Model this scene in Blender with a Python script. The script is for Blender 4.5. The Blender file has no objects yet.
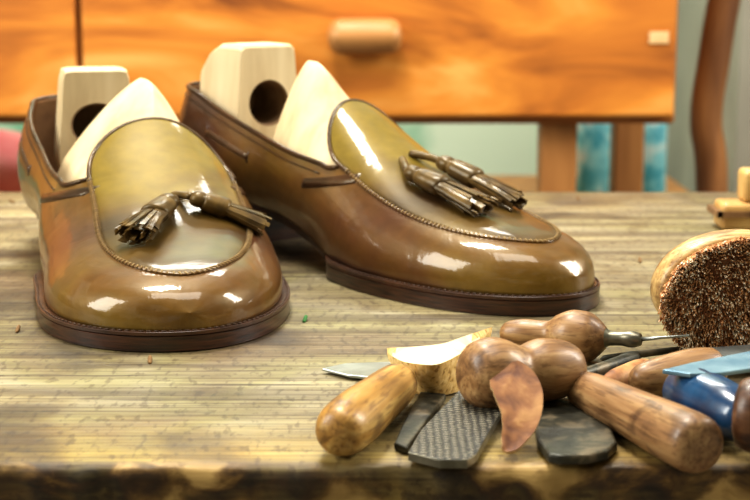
import bpy, bmesh, math, random
from mathutils import Vector, Matrix, noise
random.seed(7)
C = bpy.context.scene.collection
PI = math.pi
TZ = 0.80            # bench top height above the floor
CAMH = 0.154         # lens height above the bench top
F = 1560.0
PITCH = math.radians(10.2)
vs_ = bpy.context.scene.view_settings
vs_.view_transform = 'Standard'; vs_.exposure = 0.12; vs_.gamma = 0.86

# ------------------------------------------------------------------ camera
cam_d = bpy.data.cameras.new('camera'); cam = bpy.data.objects.new('camera', cam_d); C.objects.link(cam)
cam.location = (0, 0, TZ + CAMH); cam.rotation_euler = (PI/2 - PITCH, 0, 0)
cam_d.sensor_width = 36; cam_d.lens = 36*F/750; cam_d.clip_start = 0.02
cam_d.dof.use_dof = True; cam_d.dof.focus_distance = 0.61; cam_d.dof.aperture_fstop = 18
bpy.context.scene.camera = cam

def ray(px, py):
    a = (px-375)/F; b = (250-py)/F
    return Vector((a, math.cos(PITCH)+b*math.sin(PITCH), -math.sin(PITCH)+b*math.cos(PITCH)))
def P(px, py, z=0.0):
    r = ray(px, py); t = (z-CAMH)/r.z
    return Vector((r.x*t, r.y*t, TZ+z))
def PD(px, py, Y):
    r = ray(px, py); t = Y/r.y
    return Vector((r.x*t, Y, TZ+CAMH+r.z*t))

# ------------------------------------------------------------------ materials
def base_mat(name):
    m = bpy.data.materials.new(name); m.use_nodes = True
    nt = m.node_tree; b = nt.nodes['Principled BSDF']
    return m, nt, b
def ramp_node(nt, stops):
    r = nt.nodes.new('ShaderNodeValToRGB'); cr = r.color_ramp
    while len(cr.elements) > 1: cr.elements.remove(cr.elements[-1])
    cr.elements[0].position = stops[0][0]; cr.elements[0].color = (*stops[0][1], 1)
    for p, c in stops[1:]:
        e = cr.elements.new(p); e.color = (*c, 1)
    return r
def nmat(name, stops, scale=(1,1,1), ns=10, rough=0.5, metal=0, bump=0.1, coat=0, detail=6, dist=0.3, bdist=0.001, rot=(0,0,0)):
    m, nt, b = base_mat(name)
    tc = nt.nodes.new('ShaderNodeTexCoord'); mp = nt.nodes.new('ShaderNodeMapping')
    mp.inputs['Scale'].default_value = scale; mp.inputs['Rotation'].default_value = rot
    nt.links.new(tc.outputs['Object'], mp.inputs['Vector'])
    n = nt.nodes.new('ShaderNodeTexNoise'); n.inputs['Scale'].default_value = ns
    n.inputs['Detail'].default_value = detail; n.inputs['Distortion'].default_value = dist
    nt.links.new(mp.outputs['Vector'], n.inputs['Vector'])
    r = ramp_node(nt, stops); nt.links.new(n.outputs['Fac'], r.inputs['Fac'])
    nt.links.new(r.outputs['Color'], b.inputs['Base Color'])
    b.inputs['Roughness'].default_value = rough; b.inputs['Metallic'].default_value = metal
    b.inputs['Coat Weight'].default_value = coat; b.inputs['Coat Roughness'].default_value = 0.12
    if bump:
        bp = nt.nodes.new('ShaderNodeBump'); bp.inputs['Strength'].default_value = bump; bp.inputs['Distance'].default_value = bdist
        nt.links.new(n.outputs['Fac'], bp.inputs['Height']); nt.links.new(bp.outputs['Normal'], b.inputs['Normal'])
    return m
def wood(name, dark, mid, light, ns=60, rough=0.45, coat=0.15, stretch=0.06, bump=0.5):
    m, nt, b = base_mat(name); L = nt.links.new; N = nt.nodes.new
    tc = N('ShaderNodeTexCoord')
    def nn(scale, s, det, dist):
        mp = N('ShaderNodeMapping'); mp.inputs['Scale'].default_value = scale; L(tc.outputs['Object'], mp.inputs['Vector'])
        n = N('ShaderNodeTexNoise'); n.inputs['Scale'].default_value = s; n.inputs['Detail'].default_value = det; n.inputs['Distortion'].default_value = dist
        L(mp.outputs['Vector'], n.inputs['Vector']); return n
    g = nn((stretch,1,1), ns*7, 5, 0.4); l = nn((0.35,1,1), ns*0.8, 3, 0.4); sp = nn((0.10,1,1), ns*16, 5, 0.2); st = nn((0.8,1,1), ns*1.6, 8, 0.6)
    r = ramp_node(nt, [(0.34, dark), (0.5, mid), (0.66, light)])
    ad = N('ShaderNodeMath'); ad.operation = 'MULTIPLY_ADD'; L(g.outputs['Fac'], ad.inputs[0]); ad.inputs[1].default_value = 0.5
    mu = N('ShaderNodeMath'); mu.operation = 'MULTIPLY'; L(l.outputs['Fac'], mu.inputs[0]); mu.inputs[1].default_value = 0.5
    L(mu.outputs[0], ad.inputs[2]); L(ad.outputs[0], r.inputs['Fac'])
    def mul(a, nz, stops, f):
        sr = ramp_node(nt, stops); L(nz.outputs['Fac'], sr.inputs['Fac'])
        mx = N('ShaderNodeMix'); mx.data_type='RGBA'; mx.blend_type='MULTIPLY'; mx.inputs['Factor'].default_value = f
        L(a, mx.inputs['A']); L(sr.outputs['Color'], mx.inputs['B']); return mx.outputs['Result']
    o = mul(r.outputs['Color'], sp, [(0.36,(0.36,0.25,0.17)),(0.46,(1,1,1))], 0.55)
    o = mul(o, st, [(0.38,(0.22,0.14,0.09)),(0.49,(1,1,1))], 0.65)
    L(o, b.inputs['Base Color'])
    b.inputs['Roughness'].default_value = rough; b.inputs['Coat Weight'].default_value = coat; b.inputs['Coat Roughness'].default_value = 0.2
    bp = N('ShaderNodeBump'); bp.inputs['Strength'].default_value = bump; bp.inputs['Distance'].default_value = 0.0004
    L(g.outputs['Fac'], bp.inputs['Height']); L(bp.outputs['Normal'], b.inputs['Normal'])
    return m

def leather_mat(name, cols, rough=0.40, coat=0.65, sc=10, bump=0.2, zr=None, zmix=0.0, mottle=0.3):
    m, nt, b = base_mat(name); L = nt.links.new; N = nt.nodes.new
    tc = N('ShaderNodeTexCoord')
    n = N('ShaderNodeTexNoise'); n.inputs['Scale'].default_value = sc; n.inputs['Detail'].default_value = 4; n.inputs['Distortion'].default_value = 0.4
    L(tc.outputs['Object'], n.inputs['Vector'])
    r = ramp_node(nt, cols)
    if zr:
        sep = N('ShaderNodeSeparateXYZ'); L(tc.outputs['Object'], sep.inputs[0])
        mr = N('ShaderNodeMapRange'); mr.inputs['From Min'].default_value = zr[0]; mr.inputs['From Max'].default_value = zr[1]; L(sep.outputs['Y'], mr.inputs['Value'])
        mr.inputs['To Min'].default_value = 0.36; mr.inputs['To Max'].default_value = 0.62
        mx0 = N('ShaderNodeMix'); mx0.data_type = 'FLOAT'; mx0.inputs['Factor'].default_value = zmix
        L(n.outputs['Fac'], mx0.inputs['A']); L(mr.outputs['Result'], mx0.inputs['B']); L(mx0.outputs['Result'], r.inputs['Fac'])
    else: L(n.outputs['Fac'], r.inputs['Fac'])
    n3 = N('ShaderNodeTexNoise'); n3.inputs['Scale'].default_value = 160; n3.inputs['Detail'].default_value = 8
    L(tc.outputs['Object'], n3.inputs['Vector'])
    mx = N('ShaderNodeMix'); mx.data_type = 'RGBA'; mx.blend_type = 'OVERLAY'; mx.inputs['Factor'].default_value = mottle
    L(r.outputs['Color'], mx.inputs['A']); L(n3.outputs['Fac'], mx.inputs['B'])
    L(mx.outputs['Result'], b.inputs['Base Color'])
    b.inputs['Roughness'].default_value = rough; b.inputs['Specular IOR Level'].default_value = 0.35
    b.inputs['Specular Tint'].default_value = (1.0, 0.85, 0.5, 1)
    b.inputs['Coat Weight'].default_value = coat; b.inputs['Coat Roughness'].default_value = 0.08
    n2 = N('ShaderNodeTexNoise'); n2.inputs['Scale'].default_value = 42; n2.inputs['Detail'].default_value = 5; n2.inputs['Distortion'].default_value = 0.8
    L(tc.outputs['Object'], n2.inputs['Vector'])
    bp = N('ShaderNodeBump'); bp.inputs['Strength'].default_value = bump; bp.inputs['Distance'].default_value = 0.0030
    L(n2.outputs['Fac'], bp.inputs['Height']); L(bp.outputs['Normal'], b.inputs['Normal'])
    L(bp.outputs['Normal'], b.inputs['Coat Normal'])
    return m

M = {}
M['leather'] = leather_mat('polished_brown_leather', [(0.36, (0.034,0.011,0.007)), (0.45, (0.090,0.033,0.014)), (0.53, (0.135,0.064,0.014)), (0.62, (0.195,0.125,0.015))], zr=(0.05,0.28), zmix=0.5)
M['apron'] = leather_mat('apron_leather', [(0.36, (0.042,0.019,0.006)), (0.47, (0.105,0.058,0.009)), (0.60, (0.190,0.130,0.016))], rough=0.45, coat=0.42, bump=0.14)
M['trim'] = leather_mat('dark_trim_leather', [(0.3, (0.024,0.009,0.004)), (0.7, (0.070,0.028,0.010))], 0.35, 0.3, 40)
M['tassel'] = leather_mat('tassel_leather', [(0.3, (0.034,0.016,0.005)), (0.7, (0.15,0.088,0.024))], 0.45, 0.2, 120)
M['lining'] = nmat('tan_lining', [(0.3,(0.16,0.08,0.035)),(0.7,(0.26,0.14,0.06))], ns=80, rough=0.7)
M['sole'] = nmat('dark_sole_edge', [(0.35,(0.014,0.005,0.003)),(0.65,(0.075,0.025,0.011))], (1,1,14), 60, 0.32, 0, 0.25, 0.3)
M['welt'] = nmat('brown_welt', [(0.3,(0.030,0.011,0.006)),(0.7,(0.085,0.032,0.013))], (1,1,1), 90, 0.36, 0, 0.2, 0.2)
M['thread'] = nmat('thread', [(0.3,(0.20,0.12,0.035)),(0.7,(0.36,0.24,0.09))], ns=300, rough=0.6)
M['welt_thread'] = nmat('dark_thread', [(0.3,(0.05,0.022,0.010)),(0.7,(0.10,0.05,0.02))], ns=300, rough=0.6)
M['tree'] = nmat('pale_beech', [(0.3,(0.52,0.39,0.22)),(0.5,(0.67,0.54,0.33)),(0.7,(0.76,0.64,0.43))], (1,1,0.15), 60, 0.55, 0, 0.15, 0.05)
M['hole'] = nmat('drilled_wood', [(0.3,(0.13,0.07,0.03)),(0.7,(0.28,0.17,0.08))], ns=60, rough=0.8)
M['handle'] = wood('worn_brown_wood', (0.12,0.050,0.018), (0.29,0.155,0.060), (0.47,0.30,0.135), 50)
M['handle_pale'] = wood('worn_golden_wood', (0.18,0.080,0.014), (0.40,0.215,0.045), (0.58,0.39,0.13), 45)
M['handle_red'] = wood('worn_tan_wood', (0.12,0.052,0.020), (0.28,0.150,0.062), (0.45,0.285,0.13), 55)
M['handle_dark'] = wood('dark_wood', (0.03,0.012,0.006), (0.09,0.035,0.014), (0.18,0.08,0.03), 50)
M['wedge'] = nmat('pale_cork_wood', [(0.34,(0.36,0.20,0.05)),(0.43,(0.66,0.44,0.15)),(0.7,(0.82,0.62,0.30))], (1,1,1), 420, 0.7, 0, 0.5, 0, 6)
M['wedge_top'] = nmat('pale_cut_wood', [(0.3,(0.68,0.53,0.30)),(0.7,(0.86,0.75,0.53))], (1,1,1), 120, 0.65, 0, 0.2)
M['steel'] = nmat('old_steel', [(0.3,(0.12,0.11,0.08)),(0.7,(0.34,0.32,0.25))], (1,1,1), 90, 0.35, 0.85, 0.15)
M['bright_steel'] = nmat('bright_steel', [(0.3,(0.26,0.28,0.27)),(0.7,(0.52,0.55,0.53))], (1,1,1), 60, 0.3, 0.8, 0.1)
M['blue_steel'] = nmat('blue_grey_steel', [(0.3,(0.12,0.24,0.34)),(0.7,(0.32,0.46,0.53))], (1,1,1), 70, 0.35, 0.4, 0.1)
M['dark_steel'] = nmat('dark_steel', [(0.32,(0.018,0.018,0.012)),(0.52,(0.050,0.046,0.030)),(0.66,(0.15,0.12,0.075))], (1,1,1), 150, 0.45, 0.4, 0.5)
M['blue'] = nmat('blue_paint', [(0.3,(0.004,0.010,0.024)),(0.5,(0.007,0.028,0.08)),(0.75,(0.012,0.075,0.18))], (1,1,1), 60, 0.28, 0, 0.1, 0.4)
M['bristle'] = nmat('brown_bristles', [(0.34,(0.26,0.10,0.04)),(0.46,(0.50,0.25,0.10)),(0.58,(0.72,0.44,0.23))], (1,1,1), 300, 0.6, 0, 0)
M['bristle_pale'] = nmat('pale_bristles', [(0.36,(0.85,0.65,0.44)),(0.60,(1.0,0.94,0.80))], (1,1,1), 300, 0.6, 0, 0)
M['brush_wood'] = wood('brush_wood', (0.26,0.13,0.04), (0.52,0.35,0.14), (0.74,0.57,0.31), 50)
M['bristle_base'] = nmat('bristle_base', [(0.3,(0.30,0.13,0.06)),(0.7,(0.50,0.26,0.13))], ns=400, rough=0.9)
M['scrap'] = nmat('reddish_leather_piece', [(0.35,(0.14,0.045,0.014)),(0.5,(0.30,0.125,0.038)),(0.65,(0.47,0.25,0.09))], (1,1,1), 110, 0.6, 0, 0.7, 0.0)
M['scrap_edge'] = nmat('pale_cut_leather', [(0.3,(0.40,0.24,0.10)),(0.7,(0.62,0.42,0.22))], (1,1,1), 160, 0.7, 0, 0.3)
M['orange'] = nmat('orange_varnished_wood', [(0.28,(0.24,0.070,0.010)),(0.42,(0.50,0.170,0.022)),(0.54,(0.66,0.260,0.036)),(0.70,(0.78,0.40,0.11))], (1.0,6,3), 3.6, 0.5, 0, 0.1, 0.0, 9, 1.6)
M['orange_dark'] = nmat('orange_wood_edge', [(0.3,(0.26,0.085,0.012)),(0.7,(0.42,0.16,0.03))], (1,8,8), 3, 0.5)
M['knob'] = nmat('knob_wood', [(0.3,(0.34,0.15,0.04)),(0.7,(0.54,0.28,0.10))], (1,6,6), 8, 0.45)
M['plate'] = nmat('pale_brass', [(0.3,(0.60,0.36,0.14)),(0.7,(0.78,0.55,0.30))], (1,1,1), 30, 0.45)
M['leg'] = nmat('cabinet_leg_wood', [(0.3,(0.28,0.11,0.027)),(0.7,(0.50,0.24,0.075))], (8,8,1), 4, 0.5)
M['mint'] = nmat('mint_plaster', [(0.40,(0.20,0.52,0.34)),(0.58,(0.74,0.88,0.70))], (1,1,1), 4.2, 0.9, 0, 0.05)
M['floor'] = nmat('grey_floor', [(0.3,(0.20,0.15,0.11)),(0.7,(0.32,0.26,0.20))], (1,1,1), 3, 0.8)
M['cyan'] = nmat('cyan_plastic', [(0.38,(0.08,0.45,0.60)),(0.5,(0.28,0.72,0.82)),(0.62,(0.75,0.88,0.88))], (1,1,1), 26, 0.4)
M['white'] = nmat('white_plastic', [(0.3,(0.6,0.68,0.66)),(0.7,(0.78,0.83,0.80))], (1,1,1), 8, 0.4)
M['pink'] = nmat('pink_cloth', [(0.3,(0.85,0.14,0.17)),(0.7,(0.95,0.38,0.36))], (1,1,1), 12, 0.8)
M['chair'] = nmat('chair_wood', [(0.3,(0.14,0.052,0.018)),(0.7,(0.38,0.17,0.055))], (6,6,1), 6, 0.4)
M['pillar'] = nmat('grey_plaster', [(0.3,(0.32,0.31,0.26)),(0.7,(0.46,0.45,0.38))], (1,1,1), 5, 0.9)
M['green'] = nmat('green_fibre', [(0.3,(0.02,0.10,0.02)),(0.7,(0.06,0.24,0.05))], (1,1,1), 200, 0.8)
M['chip'] = nmat('wood_chip', [(0.3,(0.12,0.06,0.02)),(0.7,(0.28,0.16,0.055))], (1,1,1), 200, 0.8)
M['tan'] = nmat('tan_block', [(0.3,(0.46,0.26,0.08)),(0.7,(0.70,0.48,0.19))], (1,1,1), 60, 0.45, 0, 0.1, 0.2)

def rasp_mat():
    m, nt, b = base_mat('cross_cut_rasp')
    tc = nt.nodes.new('ShaderNodeTexCoord')
    outs = []
    for ang in (1.15, 2.0):
        mp = nt.nodes.new('ShaderNodeMapping'); mp.inputs['Rotation'].default_value = (0,0,ang); mp.inputs['Scale'].default_value = (1,1,0)
        nt.links.new(tc.outputs['Object'], mp.inputs['Vector'])
        w = nt.nodes.new('ShaderNodeTexWave'); w.inputs['Scale'].default_value = 150; w.inputs['Distortion'].default_value = 2.2; w.inputs['Detail Scale'].default_value = 2
        w.bands_direction = 'X'
        nt.links.new(mp.outputs['Vector'], w.inputs['Vector']); outs.append(w)
    mu = nt.nodes.new('ShaderNodeMath'); mu.operation = 'MULTIPLY'
    nt.links.new(outs[0].outputs['Fac'], mu.inputs[0]); nt.links.new(outs[1].outputs['Fac'], mu.inputs[1])
    r = ramp_node(nt, [(0.0,(0.006,0.005,0.004)),(0.25,(0.030,0.026,0.018)),(0.75,(0.27,0.24,0.17))])
    nt.links.new(mu.outputs[0], r.inputs['Fac']); nt.links.new(r.outputs['Color'], b.inputs['Base Color'])
    b.inputs['Metallic'].default_value = 0.2; b.inputs['Roughness'].default_value = 0.5
    bp = nt.nodes.new('ShaderNodeBump'); bp.inputs['Strength'].default_value = 0.6; bp.inputs['Distance'].default_value = 0.0006
    nt.links.new(mu.outputs[0], bp.inputs['Height']); nt.links.new(bp.outputs['Normal'], b.inputs['Normal'])
    return m
M['rasp'] = rasp_mat()

def bench_mat():
    m, nt, b = base_mat('weathered_bench_wood')
    L = nt.links.new; N = nt.nodes.new
    tc = N('ShaderNodeTexCoord')
    def noise_n(scale, s, det, dist=0.3, rot=0):
        mp = N('ShaderNodeMapping'); mp.inputs['Scale'].default_value = scale; mp.inputs['Rotation'].default_value = (0,0,rot); L(tc.outputs['Object'], mp.inputs['Vector'])
        n = N('ShaderNodeTexNoise'); n.inputs['Scale'].default_value = s; n.inputs['Detail'].default_value = det; n.inputs['Distortion'].default_value = dist
        L(mp.outputs['Vector'], n.inputs['Vector']); return n
    grain = noise_n((0.03,0.8,1), 100, 12, 0.35)
    fine = noise_n((0.02,1,1), 430, 6, 0.1)
    blot = noise_n((0.6,0.6,1), 12, 14, 0.5)
    stain = noise_n((0.8,0.55,1), 22, 15, 0.5)
    speck = noise_n((1,0.35,1), 330, 9, 0.2)
    g = ramp_node(nt, [(0.30,(0.120,0.092,0.056)),(0.43,(0.195,0.162,0.104)),(0.54,(0.255,0.222,0.150)),(0.70,(0.34,0.310,0.225))]); L(grain.outputs['Fac'], g.inputs['Fac'])
    bl = ramp_node(nt, [(0.36,(0.34,0.27,0.19)),(0.45,(0.45,0.44,0.27)),(0.52,(0.52,0.51,0.45)),(0.60,(0.59,0.56,0.40))]); L(blot.outputs['Fac'], bl.inputs['Fac'])
    mx = N('ShaderNodeMix'); mx.data_type='RGBA'; mx.blend_type='OVERLAY'; mx.inputs['Factor'].default_value = 0.9
    L(g.outputs['Color'], mx.inputs['A']); L(bl.outputs['Color'], mx.inputs['B'])
    def mul(a, noise_node, stops, fac):
        r = ramp_node(nt, stops); L(noise_node.outputs['Fac'], r.inputs['Fac'])
        k = N('ShaderNodeMix'); k.data_type='RGBA'; k.blend_type='MULTIPLY'; k.inputs['Factor'].default_value = fac
        L(a.outputs['Result'], k.inputs['A']); L(r.outputs['Color'], k.inputs['B']); return k
    m2 = mul(mx, speck, [(0.36,(0.35,0.27,0.19)),(0.46,(1,1,1))], 0.6)
    m3 = mul(m2, fine, [(0.38,(0.45,0.38,0.29)),(0.52,(1,1,1))], 0.7)
    m3 = mul(m3, stain, [(0.37,(0.26,0.19,0.12)),(0.45,(0.68,0.61,0.51)),(0.52,(1,1,1))], 0.8)
    for rot, s in ((0.5,160),(-0.35,120),(1.2,140),(0.1,200)):
        sc = noise_n((0.05,1.4,1), s, 2, 0.1, rot)
        m3 = mul(m3, sc, [(0.31,(0.30,0.23,0.16)),(0.335,(1,1,1))], 0.6)
    sep = N('ShaderNodeSeparateXYZ'); L(tc.outputs['Object'], sep.inputs[0])
    def edge_mask(a, c, nz, k, o):
        mr = N('ShaderNodeMapRange'); mr.inputs['From Min'].default_value = a; mr.inputs['From Max'].default_value = c; L(sep.outputs['Y'], mr.inputs['Value'])
        ad = N('ShaderNodeMath'); ad.operation='MULTIPLY_ADD'; L(nz.outputs['Fac'], ad.inputs[0]); ad.inputs[1].default_value = k; ad.inputs[2].default_value = o
        su = N('ShaderNodeMath'); su.operation='ADD'; su.use_clamp=True; L(ad.outputs[0], su.inputs[0]); L(mr.outputs['Result'], su.inputs[1])
        mm = N('ShaderNodeMath'); mm.operation='MULTIPLY'; mm.use_clamp=True; L(su.outputs[0], mm.inputs[0]); L(mr.outputs['Result'], mm.inputs[1]); return mm
    eg = noise_n((0.7,1,1), 70, 12, 0.5)
    yl = edge_mask(0.560, 0.480, eg, 1.6, -0.9)
    m35 = N('ShaderNodeMix'); m35.data_type='RGBA'; m35.blend_type='MULTIPLY'; L(yl.outputs[0], m35.inputs['Factor']); L(m3.outputs['Result'], m35.inputs['A']); m35.inputs['B'].default_value = (1.35,1.14,0.58,1)
    mm = edge_mask(0.4785, 0.4725, eg, 1.8, -0.85)
    er = ramp_node(nt, [(0.40,(0.012,0.006,0.003)),(0.48,(0.060,0.028,0.008)),(0.55,(0.20,0.110,0.028)),(0.63,(0.50,0.33,0.12))]); L(eg.outputs['Fac'], er.inputs['Fac'])
    m4 = N('ShaderNodeMix'); m4.data_type='RGBA'; L(mm.outputs[0], m4.inputs['Factor']); L(m35.outputs['Result'], m4.inputs['A']); L(er.outputs['Color'], m4.inputs['B'])
    L(m4.outputs['Result'], b.inputs['Base Color']); b.inputs['Roughness'].default_value = 0.55
    a2 = N('ShaderNodeMath'); a2.operation='ADD'; L(grain.outputs['Fac'], a2.inputs[0]); L(stain.outputs['Fac'], a2.inputs[1])
    bp = N('ShaderNodeBump'); bp.inputs['Strength'].default_value = 0.9; bp.inputs['Distance'].default_value = 0.0016
    L(a2.outputs[0], bp.inputs['Height']); L(bp.outputs['Normal'], b.inputs['Normal'])
    return m
M['bench'] = bench_mat()
M['bench_leg'] = nmat('bench_leg_wood', [(0.3,(0.15,0.10,0.05)),(0.7,(0.32,0.24,0.13))], (6,6,1), 8, 0.7)

# ------------------------------------------------------------------ mesh helpers
def tag(o, label=None, cat=None, group=None, kind=None):
    if label: o['label'] = label
    if cat: o['category'] = cat
    if group: o['group'] = group
    if kind: o['kind'] = kind
    return o
def empty(name, loc=(0,0,0), rz=0):
    o = bpy.data.objects.new(name, None); C.objects.link(o); o.location = loc; o.rotation_euler = (0,0,rz); o.empty_display_size = 0.02
    return o
def mobj(name, bm, mat, parent=None, smooth=True):
    me = bpy.data.meshes.new(name); bm.to_mesh(me); bm.free()
    mats = mat if isinstance(mat, (list,tuple)) else [mat]
    for k in mats: me.materials.append(k)
    if smooth:
        for p in me.polygons: p.use_smooth = True
    o = bpy.data.objects.new(name, me); C.objects.link(o)
    if parent: o.parent = parent
    return o
def add_grid(bm, rows, closed=False, mi=0):
    vs = [[bm.verts.new(p) for p in r] for r in rows]
    for i in range(len(vs)-1):
        n = len(vs[i])
        for j in range(n if closed else n-1):
            k = (j+1) % n
            try:
                f = bm.faces.new((vs[i][j], vs[i][k], vs[i+1][k], vs[i+1][j])); f.material_index = mi
            except ValueError: pass
    return vs
def cap(bm, ring, mi=0, flip=False):
    r = list(reversed(ring)) if flip else ring
    f = bm.faces.new(r); f.material_index = mi
def weld(bm, d=2e-5):
    bmesh.ops.remove_doubles(bm, verts=bm.verts, dist=d)
    bmesh.ops.dissolve_degenerate(bm, dist=1e-6, edges=bm.edges)
def fixn(bm): bmesh.ops.recalc_face_normals(bm, faces=bm.faces)
def sharp(bm, deg=35):
    for e in bm.edges:
        if len(e.link_faces) == 2 and e.calc_face_angle(0) > math.radians(deg): e.smooth = False
def add_tube(bm, pts, rad, n=8, closed=False, flat=1.0):
    pts = [Vector(p) for p in pts]; N = len(pts); rows = []
    up = Vector((0,0,1)); prev = None
    for i, p in enumerate(pts):
        a = pts[(i-1) % N] if (closed or i > 0) else pts[0]
        b = pts[(i+1) % N] if (closed or i < N-1) else pts[-1]
        t = (b-a)
        t = t.normalized() if t.length > 1e-9 else Vector((1,0,0))
        if prev is None:
            u = t.cross(up)
            if u.length < 0.1: u = t.cross(Vector((1,0,0)))
        else: u = prev - t*prev.dot(t)
        u.normalize(); v = t.cross(u); prev = u
        r = rad(i/(N-1)) if callable(rad) else rad
        rows.append([p + u*math.cos(2*PI*k/n)*r + v*math.sin(2*PI*k/n)*r*flat for k in range(n)])
    if closed: rows.append(rows[0])
    vs = add_grid(bm, rows, True)
    if not closed:
        cap(bm, vs[0], flip=True); cap(bm, vs[-1])
def spline(keys, x):
    if x <= keys[0][0]: return keys[0][1]
    if x >= keys[-1][0]: return keys[-1][1]
    for i in range(len(keys)-1):
        if keys[i][0] <= x <= keys[i+1][0]:
            x0,y0 = keys[i]; x1,y1 = keys[i+1]; h = x1-x0
            def sl(j):
                if j == 0: return (keys[1][1]-keys[0][1])/(keys[1][0]-keys[0][0])
                if j == len(keys)-1: return (keys[-1][1]-keys[-2][1])/(keys[-1][0]-keys[-2][0])
                a = (keys[j][1]-keys[j-1][1])/(keys[j][0]-keys[j-1][0]); b = (keys[j+1][1]-keys[j][1])/(keys[j+1][0]-keys[j][0])
                if a*b <= 0: return 0.0
                return 2*a*b/(a+b)
            m0, m1 = sl(i), sl(i+1); t = (x-x0)/h
            return (2*t**3-3*t**2+1)*y0 + (t**3-2*t**2+t)*h*m0 + (-2*t**3+3*t**2)*y1 + (t**3-t**2)*h*m1
def add_lathe(bm, prof, n=32, samples=40, ctr=(0,0,0)):
    x0, x1 = prof[0][0], prof[-1][0]; rows = []
    xs = [x0 + (x1-x0)*(0.5-0.5*math.cos(PI*i/samples)) for i in range(samples+1)]
    for x in xs:
        r = max(spline(prof, x), 1e-5)
        rows.append([Vector(ctr)+Vector((x, r*math.cos(2*PI*k/n), r*math.sin(2*PI*k/n))) for k in range(n)])
    vs = add_grid(bm, rows, True); cap(bm, vs[0], flip=True); cap(bm, vs[-1]); fixn(bm)
def add_box(bm, lo, hi, mi=0):
    x0,y0,z0 = lo; x1,y1,z1 = hi
    v = [bm.verts.new(p) for p in ((x0,y0,z0),(x1,y0,z0),(x1,y1,z0),(x0,y1,z0),(x0,y0,z1),(x1,y0,z1),(x1,y1,z1),(x0,y1,z1))]
    for f in ((0,3,2,1),(4,5,6,7),(0,1,5,4),(1,2,6,5),(2,3,7,6),(3,0,4,7)):
        bm.faces.new([v[i] for i in f]).material_index = mi
def bevel(o, w, seg=3):
    m = o.modifiers.new('bevel', 'BEVEL'); m.width = w; m.segments = seg; m.limit_method = 'ANGLE'; m.angle_limit = math.radians(35)
    return o
def frame_AB(A, B):
    x = (B-A).normalized(); y = Vector((0,0,1)).cross(x).normalized(); z = x.cross(y)
    m = Matrix((x, y, z)).transposed().to_4x4(); m.translation = A
    return m
def sst(a, b, x):
    t = max(0, min(1, (x-a)/(b-a))); return t*t*(3-2*t)

# ------------------------------------------------------------------ SETTING
def struct(name, bm, mat):
    o = mobj(name, bm, mat, smooth=False); o['kind'] = 'structure'; return o
bm = bmesh.new(); add_box(bm, (-3,-1.2,-0.05), (3,3.0,0)); struct('floor', bm, M['floor'])
bm = bmesh.new(); add_box(bm, (-3,3.0,-0.05), (3,3.1,2.6)); struct('wall_back', bm, M['mint'])
bm = bmesh.new(); add_box(bm, (-3,2.98,0), (3,3.0,0.09)); struct('baseboard_back', bm, M['white'])
q = PD(738,100,2.4); bm = bmesh.new(); add_box(bm, (q.x,2.4,0), (q.x+0.4,2.98,2.6)); struct('wall_pier', bm, M['pillar'])

# ------------------------------------------------------------------ BENCH
bench = empty('workbench', (0,0.78,0))
tag(bench, 'old weathered wooden workbench with a rough grimy front edge, under the shoes and tools', 'workbench')
bm = bmesh.new()
yb = P(375,192).y; yf = 0.4725
rows = []
NX = 420
for i in range(NX+1):
    x = -0.75 + 1.5*i/NX
    j1 = noise.noise(Vector((x*38, 1.3, 0)))*0.0024 + noise.noise(Vector((x*130, 4.3, 0)))*0.0020
    j2 = noise.noise(Vector((x*30, 9.3, 0)))*0.0014 + noise.noise(Vector((x*150, 7.7, 0)))*0.0013
    f = yf + j1
    col = [(x, yb+0.003, -0.045), (x, yb+0.003, -0.004), (x, yb, 0)]
    for k in range(1, 12): col.append((x, yb+(f+0.012-yb)*k/12, 0))
    col += [(x, f+0.008, 0), (x, f+0.004, -0.0002+min(0,j2)*0.3), (x, f+0.0018, -0.0008+j2*0.4), (x, f+0.0005, -0.0020+j2), (x, f+j2, -0.0050), (x, f+0.001+j2, -0.010), (x, f-j2, -0.018), (x, f, -0.045)]
    rows.append([Vector((a, b, c+TZ)) for a,b,c in col])
vs = add_grid(bm, rows, True); cap(bm, vs[0]); cap(bm, vs[-1]); fixn(bm)
top = mobj('bench_top', bm, M['bench'], bench)
top.location = (0,-0.78,0)
for sx in (-0.68, 0.68):
    for y in (0.52, yb-0.06):
        bm = bmesh.new(); add_box(bm, (sx-0.035, y-0.78-0.03, 0), (sx+0.035, y-0.78+0.03, TZ-0.0455)); bevel(mobj('leg', bm, M['bench_leg'], bench, False), 0.004)

# ------------------------------------------------------------------ SHOE GEOMETRY
LEN = 0.295
K_wm = [(0.03,0.0315),(0.06,0.0340),(0.09,0.0330),(0.13,0.0340),(0.17,0.0405),(0.205,0.0450),(0.30,0.0450)]
K_wl = [(0.03,0.0315),(0.06,0.0345),(0.09,0.0360),(0.13,0.0400),(0.17,0.0450),(0.205,0.0475),(0.30,0.0475)]
K_zb = [(0,0.031),(0.05,0.0290),(0.08,0.0265),(0.11,0.0240),(0.135,0.0175),(0.155,0.0120),(0.18,0.0092),(0.21,0.0088),(0.25,0.0088),(0.28,0.0090),(0.295,0.0092)]
K_H = [(0,0.1080),(0.05,0.1010),(0.09,0.0950),(0.12,0.0895),(0.14,0.0815),(0.165,0.0690),(0.19,0.0560),(0.22,0.0445),(0.25,0.0368),(0.268,0.0330),(0.28,0.0296),(0.289,0.0248),(0.295,0.017)]
K_a = [(0,0.75),(0.05,0.85),(0.09,0.92),(0.12,0.95),(0.15,0.95),(0.20,0.84),(0.25,0.76),(0.295,0.68)]
K_b = [(0,1.0),(0.15,0.98),(0.20,0.92),(0.25,0.88),(0.295,0.85)]
K_top = [(0,0.087),(0.02,0.0855),(0.05,0.0780),(0.09,0.0665),(0.13,0.0575),(0.15,0.0550)]
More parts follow.
